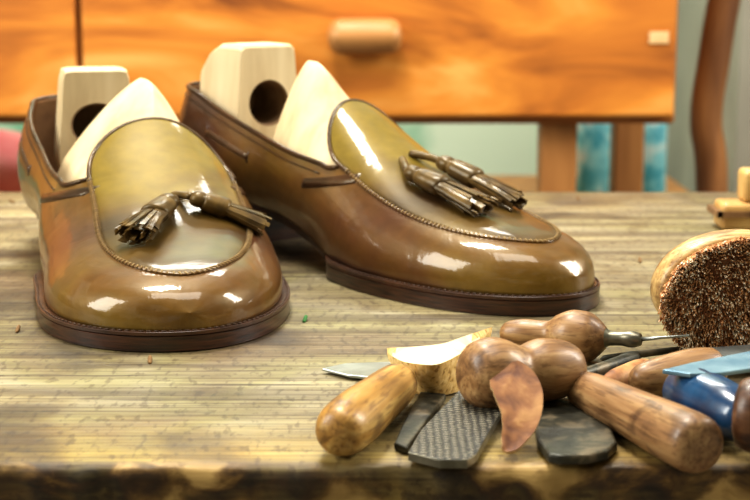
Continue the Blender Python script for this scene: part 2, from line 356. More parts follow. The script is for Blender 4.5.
K_tuck = [(0,0.15),(0.05,0.16),(0.09,0.18),(0.14,0.15),(0.17,0.06),(0.20,0.035),(0.295,0.03)]
S_OPEN, S_F = 0.15, 0.174
S_TT = 0.137
SW = {1:(0.006,0.0,0.0,0.0,0.0), -1:(0.008,0.018,0.18,0.16,0.0085)}    # toe swing, instep bulge, waist, heel and outer forefoot fullness
def cen(s, m):
    a, b = SW[m][:2]; t = sst(0.08, 0.28, s)
    return m*(a*t + b*sst(0.04,0.14,s)*(1-sst(0.14,0.31,s)))
def half_w0(s, side, m):
    k = K_wm if side == m else K_wl
    w = spline(k, max(s, 0.03)); q = SW[m]
    w *= 1+q[2]*sst(0.05,0.11,s)*(1-sst(0.13,0.21,s))+q[3]*(1-sst(0.05,0.11,s))
    return w
def half_w(s, side, m):
    w = half_w0(s, side, m)
    if side != m: w += SW[m][4]*sst(0.04,0.16,s)
    if s < 0.03: w *= math.sqrt(max(0, 1-((0.03-s)/0.03)**2))
    if s > 0.205: w *= max(0, 1-((s-0.205)/(LEN-0.205))**2.5)**0.51
    return w
def sec(s, side, m, phi):
    w = half_w(s, side, m); zb = spline(K_zb, s); h = spline(K_H, s)-zb; a = spline(K_a, s); b = spline(K_b, s)
    c = max(0, math.cos(phi)); sn = max(0, math.sin(phi)); tk = spline(K_tuck, s)*(0.75 if m == -1 else 1)
    x = w*(c**a if c > 1e-6 else 0)*(1-tk+tk*math.sin(PI/2*min(1, phi/0.42))); z = zb+h*(sn**b if sn > 0 else 0)
    y = s
    if s < 0.07:
        bk = 0.009*((z-0.05)/0.04)**2*(1 if z > 0.05 else 0.35) - 0.002
        y += bk*(1-s/0.07)**2
    return Vector((cen(s, m)+side*x, y, z))
def phi_z(s, z):
    zb = spline(K_zb, s); h = spline(K_H, s)-zb; b = spline(K_b, s)
    return math.asin(max(0, min(1, max(0,(z-zb)/h)**(1/b))))
def phimax(s):
    if s >= S_F: return PI/2
    p0 = phi_z(min(s, S_OPEN), spline(K_top, min(s, S_OPEN)))
    if s <= S_OPEN: return p0
    q = (s-S_OPEN)/(S_F-S_OPEN)
    return p0+(PI/2-p0)*(1-math.sqrt(max(0, 1-q*q)))
def Zs(s, x, m):
    side = 1 if x-cen(s,m) >= 0 else -1
    w = half_w(s, side, m)
    if w < 1e-6: return spline(K_zb, s)
    t = min(1, abs(x-cen(s,m))/w); zb = spline(K_zb, s); h = spline(K_H, s)-zb
    c = t**(1/spline(K_a, s)); return zb+h*max(0, 1-c*c)**(spline(K_b, s)/2)
def surf(s, side, m, phi, off=0):
    p = sec(s, side, m, phi); e = 1e-3
    du = sec(min(LEN-1e-4, s+e), side, m, phi)-sec(max(1e-4, s-e), side, m, phi); dv = sec(s, side, m, phi+e)-sec(s, side, m, phi-e)
    n = du.cross(dv)
    if n.length < 1e-14: return p
    n.normalize()
    if n.x*side < 0 and abs(n.x) > 0.02: n = -n
    elif n.z < 0 and abs(n.x) <= 0.02: n = -n
    return p+n*off
def s_samples():
    s = [0.03*(1-math.cos(PI/2*i/10)) for i in range(10)]
    s += [0.03+(S_OPEN-0.03)*i/26 for i in range(26)]
    s += [S_OPEN+(S_F-S_OPEN)*math.sin(PI/2*i/12) for i in range(12)]
    s += [S_F+(0.205-S_F)*i/8 for i in range(8)]
    s += [0.205+(LEN-0.205)*math.sin(PI/2*i/30) for i in range(31)]
    return s
PL0, PL1 = 0.168, 0.2780
def plug_w(s, side, m):
    w = half_w0(min(max(s, PL0), 0.205), side, m)*(0.68)
    if s < PL0:
        t = (PL0-s)/(PL0-S_TT); w = half_w0(PL0, side, m)*0.68*max(0, 1-t**2.8)**0.5*(1-0.04*t)
    if s > 0.205:
        t = (s-0.205)/(PL1-0.205); w *= max(0, 1-t**2.3)**0.52
    return w
def outline(m, e_fn):
    S = s_samples(); out = {}
    for side in (1, -1):
        pts = [Vector((cen(s,m)+side*half_w(s,side,m), s)) for s in S]; r = []
        for i, p in enumerate(pts):
            if i == 0: n = Vector((0,-1))
            elif i == len(pts)-1: n = Vector((0,1))
            else:
                t = pts[i+1]-pts[i-1]; n = Vector((t.y, -t.x)).normalized()*side
            r.append(p+n*e_fn(S[i]))
        out[side] = r
    return S, out
def loft_outline(bm, m, levels, s_max=None):
    data = [outline(m, e) for e, z in levels]; S = data[0][0]; rows = []
    for i, s in enumerate(S):
        if s_max and s > s_max: break
        ring = []
        for (e, z), (S_, o) in zip(levels, data): ring.append(Vector((o[1][i].x, o[1][i].y, z(s))))
        for (e, z), (S_, o) in zip(reversed(levels), reversed(data)): ring.append(Vector((o[-1][i].x, o[-1][i].y, z(s))))
        rows.append(ring)
    vs = add_grid(bm, rows, True)
    if s_max: cap(bm, vs[-1])
    weld(bm, 1e-5); fixn(bm); sharp(bm, 35)

def make_shoe(m, loc, rz, scl, label, tassels, lift_t):
    root = empty('tassel_loafer', loc, rz); root.scale = scl
    tag(root, label, 'shoe')
    S = s_samples(); NV = 30
    bm = bmesh.new()
    for side in (1, -1):
        rows = []
        for s in S:
            pm = phimax(s); rows.append([sec(s, side, m, pm*(v/NV)) for v in range(NV+1)])
        add_grid(bm, rows)
    weld(bm); fixn(bm); bm.faces.ensure_lookup_table()
    f = max(bm.faces, key=lambda f: f.calc_center_median().x)
    if f.normal.x < 0: bmesh.ops.reverse_faces(bm, faces=bm.faces)
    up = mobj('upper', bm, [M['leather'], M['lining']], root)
    sm = up.modifiers.new('thickness', 'SOLIDIFY'); sm.thickness = 0.0018; sm.offset = -1; sm.material_offset = 1; sm.material_offset_rim = 0
    def clear(s, side): return s <= S_OPEN or abs(sec(s, side, m, phimax(s)).x-cen(s,m)) > plug_w(s, side, m)*0.97
    SxA = [s for s in S if s <= S_F and clear(s, 1)]; SxB = [s for s in S if s <= S_F and clear(s, -1)]
    bm = bmesh.new()
    loop = [surf(s, 1, m, phimax(s), 0) for s in reversed(SxA)] + [surf(s, -1, m, phimax(s), 0) for s in SxB[1:]]
    add_tube(bm, loop, 0.0014, 8); mobj('topline_binding', bm, M['trim'], root)
    bm = bmesh.new(); Sy = [s for s in S if s <= 0.15]
    loop = [surf(s, 1, m, phi_z(s, spline(K_top,s)-0.0045), 0.0002) for s in reversed(Sy)] + [surf(s, -1, m, phi_z(s, spline(K_top,s)-0.0045), 0.0002) for s in Sy[1:]]
    add_tube(bm, loop, 0.0004, 6); mobj('collar_stitching', bm, M['trim'], root)
    # apron with tongue
    bm = bmesh.new(); rows = []
    SP = [PL0-(PL0-S_TT)*math.sin(PI/2*(1-i/14)) for i in range(14)] + [PL0+(0.205-PL0)*i/14 for i in range(14)] + [0.205+(PL1-0.205)*math.sin(PI/2*i/24) for i in range(25)]
    NQ = 15
    for s in SP:
        r = []
        for j in range(-NQ, NQ+1):
            qq = j/NQ; sd = 1 if qq >= 0 else -1
            x = cen(s,m)+qq*plug_w(s, sd, m); off = 0.0006*max(0, 1-abs(qq)**8)
            if s > 0.255: off *= max(0, 1-((s-0.255)/(PL1-0.255))**6)
            lift = 0.0022*max(0,(PL0-s)/(PL0-S_TT))
            r.append(Vector((x, s, Zs(s, x, m)+off+0.0002+lift)))
        rows.append(r)
    add_grid(bm, rows); weld(bm, 1e-5); fixn(bm); bm.faces.ensure_lookup_table()
    f = min(bm.faces, key=lambda f: abs(f.calc_center_median().y-0.2)+abs(f.calc_center_median().x))
    if f.normal.z < 0: bmesh.ops.reverse_faces(bm, faces=bm.faces)
    ap = mobj('apron', bm, M['apron'], root)
    sm = ap.modifiers.new('thickness', 'SOLIDIFY'); sm.thickness = 0.0014; sm.offset = -1
    def edge(s, side, dz=0):
        x = cen(s,m)+side*plug_w(s, side, m); lift = 0.0022*max(0,(PL0-s)/(PL0-S_TT))
        return Vector((x, s, Zs(s, x, m)+dz+lift))
    bm = bmesh.new(); T = [s for s in SP if s <= 0.172]
    add_tube(bm, [edge(s, 1, 0.0003) for s in reversed(T)] + [edge(s, -1, 0.0003) for s in T[1:]], 0.0011, 8)
    mobj('tongue_binding', bm, M['trim'], root)
    T2 = [s for s in SP if s >= 0.166]
    seam = [edge(s, 1, 0.0001) for s in T2] + [edge(s, -1, 0.0001) for s in reversed(T2[:-1])]
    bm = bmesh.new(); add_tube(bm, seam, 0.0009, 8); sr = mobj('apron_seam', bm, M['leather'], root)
    bm = bmesh.new()
    ds = [0]
    for a, b in zip(seam, seam[1:]): ds.append(ds[-1]+(b-a).length)
    tot = ds[-1]; n = int(tot/0.0023); i = 0
    for k in range(n):
        d = tot*(k+0.5)/n
        while ds[i+1] < d: i += 1
        f_ = (d-ds[i])/(ds[i+1]-ds[i]); p = seam[i].lerp(seam[i+1], f_); t = (seam[i+1]-seam[i]).normalized()
        u = t.cross(Vector((0,0,1))).normalized(); v = u.cross(t)
        a = p - u*0.0013 - t*0.0006 + v*0.0003; c = p + v*0.0012; b = p + u*0.0013 + t*0.0006 + v*0.0003
        add_tube(bm, [a, c, b], 0.00038, 5)
    mobj('apron_stitching', bm, M['thread'], sr)
    # sole layers: wide edge at the forepart, drawn in under the arch and the heel
    eh = 0.0095 if m == -1 else 0.0
    eF = lambda s: -(0.0042+eh*0.6)*(1-sst(0.07,0.095,s)) - 0.0068*sst(0.065,0.10,s)*(1-sst(0.150,0.176,s)) + 0.0022*sst(0.150,0.178,s)
    zk = lambda s: spline(K_zb, s)
    th = lambda s: 0.0088-0.0036*sst(0.06,0.09,s)*(1-sst(0.14,0.17,s))
    bm = bmesh.new()
    loft_outline(bm, m, [(lambda s: eF(s)-0.0002, lambda s: zk(s)+0.0002), (eF, lambda s: zk(s)), (eF, lambda s: zk(s)-0.16*th(s)), (lambda s: eF(s)-0.0006, lambda s: zk(s)-0.20*th(s))])
    wl = mobj('welt', bm, M['welt'], root)
    bm = bmesh.new()
    loft_outline(bm, m, [(lambda s: eF(s)-0.0007, lambda s: zk(s)-0.19*th(s)), (lambda s: eF(s)-0.0002, lambda s: zk(s)-0.23*th(s)), (lambda s: eF(s)-0.0002, lambda s: zk(s)-0.97*th(s)), (lambda s: eF(s)-0.0006, lambda s: zk(s)-th(s))])
    mobj('outsole', bm, M['sole'], root)
    bm = bmesh.new()
    zt = lambda s: zk(s)-th(s)
    loft_outline(bm, m, [(lambda s: -0.0046-eh, zt), (lambda s: -0.0050-eh, lambda s: zt(s)*0.6), (lambda s: -0.0058-eh, lambda s: zt(s)*0.25), (lambda s: -0.0066-eh, lambda s: 0.0)], 0.074)
    mobj('heel', bm, M['sole'], root)
    bm = bmesh.new(); S_, o = outline(m, lambda s: eF(s)-0.0010)
    for side in (1,-1):
        pts = [Vector((p.x, p.y, zk(s)+0.0004)) for s, p in zip(S_, o[side]) if s > 0.17]
        ds = [0]
        for a, b in zip(pts, pts[1:]): ds.append(ds[-1]+(b-a).length)
        n = int(ds[-1]/0.0028); i = 0
        for k in range(n):
            d = ds[-1]*(k+0.5)/n
            while ds[i+1] < d: i += 1
            p = pts[i].lerp(pts[i+1], (d-ds[i])/max(1e-9, ds[i+1]-ds[i])); t = (pts[i+1]-pts[i]).normalized()
            add_tube(bm, [p-t*0.0009, p+Vector((0,0,0.0002)), p+t*0.0009], 0.00030, 5)
    mobj('welt_stitching', bm, M['welt_thread'], wl)
    bm = bmesh.new()
    loft_outline(bm, m, [(lambda s: -0.0080-min(eh,0.005), lambda s: zk(s)+0.0028), (lambda s: -0.0080-min(eh,0.005), lambda s: zk(s)+0.0008)])
    mobj('insole', bm, M['lining'], root)
    # collar laces, half sunk in the leather
    for side in (1,-1):
        s0, s1, dz = 0.050,0.088,0.0145
        bm = bmesh.new(); n = 14
        add_tube(bm, [surf(s0+(s1-s0)*k/n, side, m, phi_z(s0+(s1-s0)*k/n, spline(K_top, s0+(s1-s0)*k/n)-dz), 0.0005*math.sin(PI*k/n)-0.0010) for k in range(n+1)], lambda t: 0.0019, 10)
        mobj('lace', bm, M['trim'], root)
        for se in (s0, s1):
            bm = bmesh.new()
            add_tube(bm, [surf(se, side, m, phi_z(se, spline(K_top, se)-dz+d), -0.0003) for d in (-0.003,-0.0015,0,0.0015,0.003)], 0.0008, 6)
            mobj('lace_slot', bm, M['sole'], root)
        # flat strap from the side slit up to the apron
        n = 20
        s0, s1 = 0.136, 0.180
        x1 = plug_w(s1, side, m)*0.92
        z1 = Zs(s1, cen(s1,m)+side*x1, m)
        rowsL = []
        for k in range(n+1):
            t = k/n; s = s0+(s1-s0)*t; za = 0.0440; z = za+(z1-za)*(t**1.25)
            ring = []; wv = 0.0030
            for dz_, of in ((-wv,-0.0008),(-wv*0.6,0.0004),(wv*0.6,0.0004),(wv,-0.0008)):
                ring.append(surf(s, side, m, phi_z(s, min(z+dz_, spline(K_H,s)-0.001)), of+0.0004-(0.0020 if k in (0,n) else 0)))
            rowsL.append(ring)
        bm = bmesh.new(); vs = add_grid(bm, rowsL, True); cap(bm, vs[0]); cap(bm, vs[-1]); fixn(bm)
        mobj('lace', bm, M['trim'], root)
    # tassels
    inv = (Matrix.Translation(loc) @ Matrix.Rotation(rz, 4, 'Z') @ Matrix.Diagonal((*scl, 1))).inverted()
    def hit(px, py):
        o = inv @ Vector((0,0,TZ+CAMH)); d = inv.to_3x3() @ ray(px, py); t = 0.4
        while t < 1.2:
            p = o+d*t
            if 0.10 < p.y < LEN-0.002 and abs(p.x-cen(p.y,m)) < half_w(p.y, 1 if p.x>cen(p.y,m) else -1, m) and p.z < Zs(p.y, p.x, m)+lift_t: return Vector((p.x, p.y, p.z))
            t += 0.0005
        t = (0.056-o.z)/d.z; p = o+d*t
        return Vector((p.x, p.y, 0.056))
    for (a, b) in tassels:
        A = hit(*a); B = hit(*b)
        L = (B-A).length; fr = frame_AB(A, B); R = 1.14
        rnd = random.Random(int(a[0]))
        bm = bmesh.new(); n = 20; rows = []
        prof = [(0,0.0012),(0.03,0.0032),(0.09,0.0042),(0.14,0.0043),(0.17,0.0038),(0.20,0.0047),(0.32,0.0052),(0.46,0.0055),(0.49,0.0052),(0.51,0.0036)]
        for i in range(36):
            x = 0.51*i/35; r = R*spline(prof, x)
            rows.append([fr @ Vector((x*L, r*math.cos(2*PI*k/n), 0.85*r*math.sin(2*PI*k/n))) for k in range(n)])
        vs = add_grid(bm, rows, True); cap(bm, vs[0]); cap(bm, vs[-1]); fixn(bm)
        tz = mobj('tassel', bm, M['tassel'], root)
        bm = bmesh.new(); ns = 40
        for k in range(ns):
            ang = 2*PI*k/ns + rnd.uniform(-0.1,0.1); r0 = 0.0043*R; r1 = 0.0076*rnd.uniform(0.78,1.12); w = 0.0008
            ln = L*rnd.uniform(0.90, 1.06); rows = []
            if k % 3 == 0: r0 *= 0.55; r1 *= 0.5
            cu = rnd.uniform(-0.25,0.25)
            for j in range(7):
                t = j/6; x = 0.44*L+(ln-0.44*L)*t; r = r0+(r1-r0)*t**1.2; aa = ang+cu*math.sin(2.5*t)
                yy = r*math.cos(aa)*1.15; zz = r*math.sin(aa)*0.62-0.0012*t*t
                c = Vector((x, yy, zz)); tg = Vector((0,-math.sin(aa)*1.15, math.cos(aa)*0.62)).normalized(); nn = Vector((0,math.cos(aa), math.sin(aa)))
                ww = w*(0.8+0.6*t)
                rows.append([fr @ (c-tg*ww-nn*0.0003), fr @ (c+tg*ww-nn*0.0003), fr @ (c+tg*ww+nn*0.0003), fr @ (c-tg*ww+nn*0.0003)])
            vs = add_grid(bm, rows, True); cap(bm, vs[0]); cap(bm, vs[-1])
        fixn(bm); mobj('fringe', bm, M['tassel'], tz, False)
        back = Vector((0.35*A.x+0.65*cen(A.y,m), A.y-0.014, 0)); back.z = Zs(back.y, back.x, m)+0.0015
        mid = (back+A)/2; mid.z = Zs(mid.y, mid.x, m)+0.0050
        pts = [back*(1-t)**2+mid*2*t*(1-t)+A*t*t for t in [k/8 for k in range(9)]]
        pts = pts+[fr @ Vector((0.02*L,0,0))]
        bm = bmesh.new(); add_tube(bm, pts, 0.0020, 8); mobj('tassel_cord', bm, M['tassel'], tz)
    return root

def make_tree(m, loc, rz, scl, zhi, hw, skew, label):
    root = empty('shoe_tree', loc, rz); root.scale = scl; tag(root, label, 'shoe tree', 'pale wooden shoe trees')
    KH = [(0.100,0.1050),(0.108,0.1045),(0.116,0.1005),(0.124,0.0930),(0.134,0.0815),(0.14,0.0765),(0.165,0.0630),(0.19,0.0510),(0.21,0.043)]
    bm = bmesh.new(); rows = []
    st = [0.100+0.080*(i/34)**1.2 for i in range(35)]
    for i, s in enumerate(st):
        sc = 0.95 if i == 0 else 1.0
        zb = spline(K_zb, s)+0.0065; zm = zb+0.45*(0.050-zb)*(1-sst(0.15,0.18,s))
        Ht = spline(KH, s); h = (Ht-zm)*(0.985 if i == 0 else 1); r = []
        n = 1.28+0.6*sst(0.118, 0.150, s); NK = 28; half = []
        for side in (-1, 1):
            w = half_w0(s, side, m)*0.84*sc; hh = [(side*w*0.74, zb), (side*w*0.91, zb+0.5*(zm-zb))]
            for k in range(NK+1):
                ph = PI/2*k/NK; x = w*max(0,math.cos(ph))**(2/n); z = zm+h*max(0,math.sin(ph))**(2/n); hh.append((side*x, z))
            half.append(hh)
        prof = half[0] + list(reversed(half[1]))[1:]
        for x, z in prof:
            u = (z-zb)/(Ht-zb); lean = 0.004*(1-u)*max(0, 1-i/12)
            up_ = max(0, (z-0.060)/0.045)
            r.append(Vector((cen(s,m)+x+m*skew*min(1,up_)*(1-sst(0.115,0.145,s)), s-lean, z)))
        rows.append(r)
    vs = add_grid(bm, rows, True); cap(bm, vs[0]); cap(bm, vs[-1]); weld(bm, 1e-6); fixn(bm); sharp(bm, 45)
    mobj('forepart', bm, M['tree'], root)
    N = 72; hz = zhi-0.0335; hr = 0.0122; zlo = 0.0375; xo = m*max(0,skew)*0.3
    def out(sc, zs):
        pts = []
        for k in range(N):
            a = 2*PI*k/N; lo, hi = 0.0, 0.2
            for _ in range(40):
                md = (lo+hi)/2; x = md*math.cos(a); z = hz+md*math.sin(a)
                wz = hw*(1.06-0.26*(z-zlo)/(zhi-zlo))*(0.80+0.20*sst(zlo, zlo+0.02, z))
                v = (abs(x)/(wz*sc))**14+(abs(z-(zlo+zhi)/2)/((zhi-zlo)/2*sc))**30
                if v < 1: lo = md
                else: hi = md
            pts.append((lo*math.cos(a), zlo+(hz+lo*math.sin(a)-zlo)*zs))
        return pts
    bm = bmesh.new(); yf = 0.066
    def ringc(r, y): return [Vector((xo+r*math.cos(2*PI*k/N), y, hz+r*math.sin(2*PI*k/N))) for k in range(N)]
    def ringo(sc, zs, y): return [Vector((xo+x, y, z)) for x, z in out(sc, zs)]
    vi = add_grid(bm, [ringc(hr, yf-0.030), ringc(hr, yf-0.001), ringc(hr+0.001, yf)], True, 1); cap(bm, vi[0], 1)
    outer = [ringc(hr+0.001, yf), ringo(0.97, 0.99, yf), ringo(0.99, 0.99, yf-0.0006), ringo(1, 0.995, yf-0.0018), ringo(1, 1.0, 0.046), ringo(0.97, 0.955, 0.036), ringo(0.84, 0.86, 0.0240), ringo(0.68, 0.82, 0.0215)]
    vo = add_grid(bm, outer, True, 0); cap(bm, vo[-1], 0)
    weld(bm, 1e-6); fixn(bm); sharp(bm, 18)
    mobj('heel_block', bm, [M['tree'], M['hole']], root)
    bm = bmesh.new(); add_tube(bm, [(xo,0.0655,0.048),(xo,0.077,0.048),(cen(0.1,m),0.0985,0.046)], 0.004, 12); mobj('connecting_rod', bm, M['steel'], root)
    return root

def axis_place(hx, hy, tx, ty):
    d = Vector((tx-hx, ty-hy)).normalized()
    return math.atan2(-d.x, d.y)
TL = (-0.0845, 0.620); TR = (0.096, 0.698)
rzL = axis_place(-0.1750, 0.925, *TL); rzR = axis_place(-0.104, 0.943, *TR)
SL = (1.11, 1.085, 0.93); SR = (1.04, 1.08, 1.0)
def heel_from_toe(T, rz, sy): return Vector((T[0]+math.sin(rz)*LEN*sy, T[1]-math.cos(rz)*LEN*sy, TZ))
LL = heel_from_toe(TL, rzL, SL[1]); LR = heel_from_toe(TR, rzR, SR[1])
make_shoe(-1, LL, rzL, SL, 'brown leather tassel loafer at the left, its toe pointing at the viewer', [((172,198),(134,232)), ((190,196),(264,222))], 0.0085)
make_shoe(1, LR, rzR, SR, 'brown leather tassel loafer turned sideways, its toe pointing right behind the tools', [((406,170),(484,205)), ((438,160),(519,200))], 0.0062)
make_tree(-1, LL, rzL, SL, 0.1080, 0.0200, 0.007, 'pale wooden shoe tree inside the left loafer that points at the viewer')
make_tree(1, LR, rzR, SR, 0.1125, 0.0225, 0.0, 'pale wooden shoe tree inside the right loafer that is turned sideways')

# ------------------------------------------------------------------ TOOLS
def turned(name, label, cat, A, B, prof, mat, group=None):
    L = (B-A).length; bm = bmesh.new()
    add_lathe(bm, [(t*L, r) for t, r in prof]); o = mobj(name, bm, mat); o.matrix_world = frame_AB(A, B)
    return tag(o, label, cat, group)
def plate(name, label, cat, pts, zf, th, mat, bev=0.0006, parent=None, smooth=False):
    W = [P(px, py, zf(px,py) if callable(zf) else zf) for px, py in pts]
    c = sum(W, Vector())/len(W); bm = bmesh.new()
    lo = [bm.verts.new(p-c) for p in W]; hi = [bm.verts.new(p-c+Vector((0,0,th))) for p in W]
    bm.faces.new(lo); bm.faces.new(list(reversed(hi)))
    for i in range(len(W)):
        j = (i+1) % len(W); bm.faces.new((lo[i], lo[j], hi[j], hi[i]))
    fixn(bm); o = mobj(name, bm, mat, None, smooth); o.location = c; bevel(o, bev, 2)
    if label: tag(o, label, cat)
    return o

turned('tool_handle', 'honey brown turned wooden handle with a fat rounded end, lying left of the rasp', 'handle', P(334,436,0.0094), P(402,380,0.0082),
       [(0,0.0),(0.012,0.0042),(0.05,0.0075),(0.13,0.0091),(0.28,0.0095),(0.5,0.0090),(0.75,0.0083),(0.9,0.0077),(0.97,0.006),(1,0.0)], M['handle_pale'])

plate('metal_plate', 'narrow dark metal strip partly under the rasp, next to the honey brown handle', 'metal strip', [(420,398),(446,400),(425,430),(407,455),(394,450),(405,425)], 0.0004, 0.0025, M['dark_steel'])
rs = plate('rasp', 'dark flat steel rasp with cross-cut teeth pointing at the bench front edge', 'rasp', [(460,397),(510,404),(497,426),(477,462),(467,469),(440,469),(408,461),(421,438)], lambda x,y: 0.0032*max(0,(470-y)/75)+0.0006, 0.0030, M['rasp'], 0.0003)
rs.data.materials.append(M['steel'])
for p in rs.data.polygons:
    if p.normal.z < 0.5: p.material_index = 1
plate('scraper_blade', 'smooth dark steel blade with rounded corners, between the rasp and the thick wooden handle', 'blade', [(540,408),(598,404),(608,430),(617,452),(608,461),(590,465),(560,466),(548,464),(537,450),(534,430)], 0.0006, 0.0035, M['dark_steel'], 0.0010)
plate('knife_blade', 'thin pale steel knife blade whose tip points left behind the honey brown handle', 'knife', [(322,371),(345,366),(400,364),(452,368),(450,382),(400,383),(350,378)], 0.001, 0.0012, M['bright_steel'], 0.0004)

def crescent():
    n = 28; top_b = [(387,348),(410,347),(440,344),(465,336),(492,327)]; top_f = [(387,353),(405,362),(432,365),(462,353),(492,331)]; bot = [(388,358),(402,384),(430,397),(462,390),(490,338)]
    def cv(pts, t):
        k = [(i/(len(pts)-1), p[0]) for i, p in enumerate(pts)]; l = [(i/(len(pts)-1), p[1]) for i, p in enumerate(pts)]
        return spline(k, t), spline(l, t)
    bm = bmesh.new(); rows = []; o = P(440,390,0)
    for i in range(n+1):
        t = i/n; s = math.sin(PI*min(1,max(0,t)))**0.6
        f = cv(top_f, t); b = cv(bot, t); bk = cv(top_b, t)
        zt = 0.006+0.010*s
        pf = P(f[0], f[1], zt)
        zbm = max(0.0003, 0.0003+0.004*(1-s)); pb = P(b[0], b[1], zbm)
        back = P(bk[0], bk[1], zt+0.001)
        low = Vector((back.x, back.y-0.001, TZ+zbm+0.001))
        md = (pf+pb)/2+Vector((0,-0.0015*s,-0.001*s))
        rows.append([pf-o, md-o, pb-o, (pb+low)/2-o, low-o, back-o, (back+pf)/2-o-Vector((0,0,0.0006*s))])
    vs = add_grid(bm, rows, True); cap(bm, vs[0]); cap(bm, vs[-1]); weld(bm, 1e-6); fixn(bm)
    bm.faces.ensure_lookup_table()
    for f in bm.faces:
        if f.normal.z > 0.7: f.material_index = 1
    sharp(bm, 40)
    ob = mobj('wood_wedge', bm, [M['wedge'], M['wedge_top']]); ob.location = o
    tag(ob, 'pale crescent-shaped piece of wood like a melon slice, left of the round-headed handle', 'wood piece')
crescent()

turned('tool_handle', 'round-headed brown wooden handle with ball and barrel, leaning on the rasp', 'handle', P(464,376,0.0165), P(580,367,0.0145),
       [(0,0.0),(0.006,0.0055),(0.03,0.0085),(0.12,0.0118),(0.24,0.0128),(0.35,0.0118),(0.43,0.0100),(0.48,0.0092),(0.51,0.0090),(0.54,0.0098),(0.66,0.0112),(0.82,0.0104),(0.93,0.0084),(0.985,0.0055),(1,0.0)], M['handle'])
def scrap_piece():
    cl = [(500,369,22),(512,380,25),(518,393,24),(520,407,21),(518,421,18),(513,433,14),(508,442,10),(503,447,4)]
    K = [i/(len(cl)-1) for i in range(len(cl))]
    fx = lambda t: spline(list(zip(K,[c[0] for c in cl])), t); fy = lambda t: spline(list(zip(K,[c[1] for c in cl])), t); fw = lambda t: spline(list(zip(K,[c[2] for c in cl])), t)
    zf = lambda y: 0.0022+0.0205*max(0,(449-y)/80)
    o = P(515,415,0.01); bm = bmesh.new(); rows = []; n = Vector((0,-0.75,0.66)); sh = Vector((0,-0.0045,0)); NT, NW = 26, 10
    for i in range(NT+1):
        t = i/NT; x, y, w = fx(t), fy(t), fw(t); e = 0.01
        tx, ty = fx(min(1,t+e))-fx(max(0,t-e)), fy(min(1,t+e))-fy(max(0,t-e)); L = math.hypot(tx, ty); nx, ny = ty/L, -tx/L
        if i == 0: w *= 0.8
        top_, bot_ = [], []
        for j in range(NW+1):
            q = -1+2*j/NW; px, py = x+nx*w*q*0.98, y+ny*w*q*0.7
            p = P(px, py, zf(py))-o+sh; dome = 0.0006*q*q-0.0002
            top_.append(p+n*(dome+0.0009)); bot_.append(p+n*(dome-0.0009))
        rows.append(top_+list(reversed(bot_)))
    vs = add_grid(bm, rows, True); cap(bm, vs[0]); cap(bm, vs[-1]); fixn(bm)
    bm.faces.ensure_lookup_table()
    for f in bm.faces:
        if abs(f.normal.dot(n.normalized())) < 0.6: f.material_index = 1
    sharp(bm, 40); ob = mobj('leather_scrap', bm, [M['scrap'], M['scrap_edge']]); ob.location = o
    tag(ob, 'curved orange brown flap of thick leather leaning against the ball of the round-headed handle', 'leather piece')
scrap_piece()

def awl():
    A = P(500,333,0.0085); B = P(606,338,0.0105); L = (B-A).length
    root = empty('awl'); root.matrix_world = frame_AB(A, B); tag(root, 'awl with double-bulb brown wooden handle and thin spike, rearmost of the pile', 'awl')
    bm = bmesh.new(); add_lathe(bm, [(t*L, r) for t, r in [(0,0),(0.02,0.0030),(0.10,0.0053),(0.24,0.0062),(0.40,0.0058),(0.46,0.0058),(0.55,0.0086),(0.70,0.0107),(0.84,0.0100),(0.94,0.0070),(1.0,0.0042)]])
    mobj('handle', bm, M['handle'], root)
    bm = bmesh.new(); add_lathe(bm, [(L*0.995,0.0040),(L+0.002,0.0030),(L+0.006,0.0028),(L+0.010,0.0033),(L+0.014,0.0024),(L+0.0145,0.001)], 20, 24); mobj('ferrule', bm, M['steel'], root)
    bm = bmesh.new(); add_tube(bm, [(L+0.013,0,0),(L+0.022,0,0.0012),(L+0.033,0,0.0026)], lambda t: 0.0009*(1-0.6*t), 8); mobj('spike', bm, M['bright_steel'], root)
awl()
def steel_tool(name, label, A, B, r0, r1, mat=None):
    bm = bmesh.new(); L = (B-A).length
    add_lathe(bm, [(0,0.0002),(L*0.05,r0*0.8),(L*0.3,r0),(L*0.7,(r0+r1)/2),(L*0.95,r1),(L,r1*0.3)], 20, 24)
    o = mobj(name, bm, mat or M['dark_steel']); o.matrix_world = frame_AB(A, B); tag(o, label, 'steel tool')
steel_tool('steel_punch', 'short dark steel punch just right of the round-headed handle', P(566,380,0.005), P(637,358,0.005), 0.0024, 0.0034)
steel_tool('steel_rod', 'slender dark steel rod behind the short punch, pointing right', P(600,359,0.0035), P(682,349,0.0035), 0.0016, 0.0012)
turned('tool_handle', 'small pinkish wooden handle end above the thick wooden handle', 'handle', P(604,385,0.0050), P(650,367,0.0060),
       [(0,0.0),(0.06,0.0028),(0.3,0.0044),(0.7,0.0046),(0.95,0.0035),(1,0)], M['scrap'])
turned('tool_handle', 'thick brown tapered wooden handle lying diagonally right of the smooth steel blade', 'handle', P(578,387,0.0080), P(704,448,0.0098),
       [(0,0.0),(0.01,0.0040),(0.04,0.0064),(0.15,0.0074),(0.5,0.0084),(0.8,0.0094),(0.92,0.0095),(0.965,0.0088),(0.99,0.0066),(1,0.0)], M['handle_red'])
turned('tool_handle', 'brown wooden handle with worn bulb under the blue-grey blade, in front of the brush', 'handle', P(630,382,0.0085), P(722,368,0.0100),
       [(0,0.0),(0.03,0.0035),(0.15,0.0062),(0.4,0.0078),(0.7,0.0088),(0.9,0.0080),(1,0.004)], M['handle'])
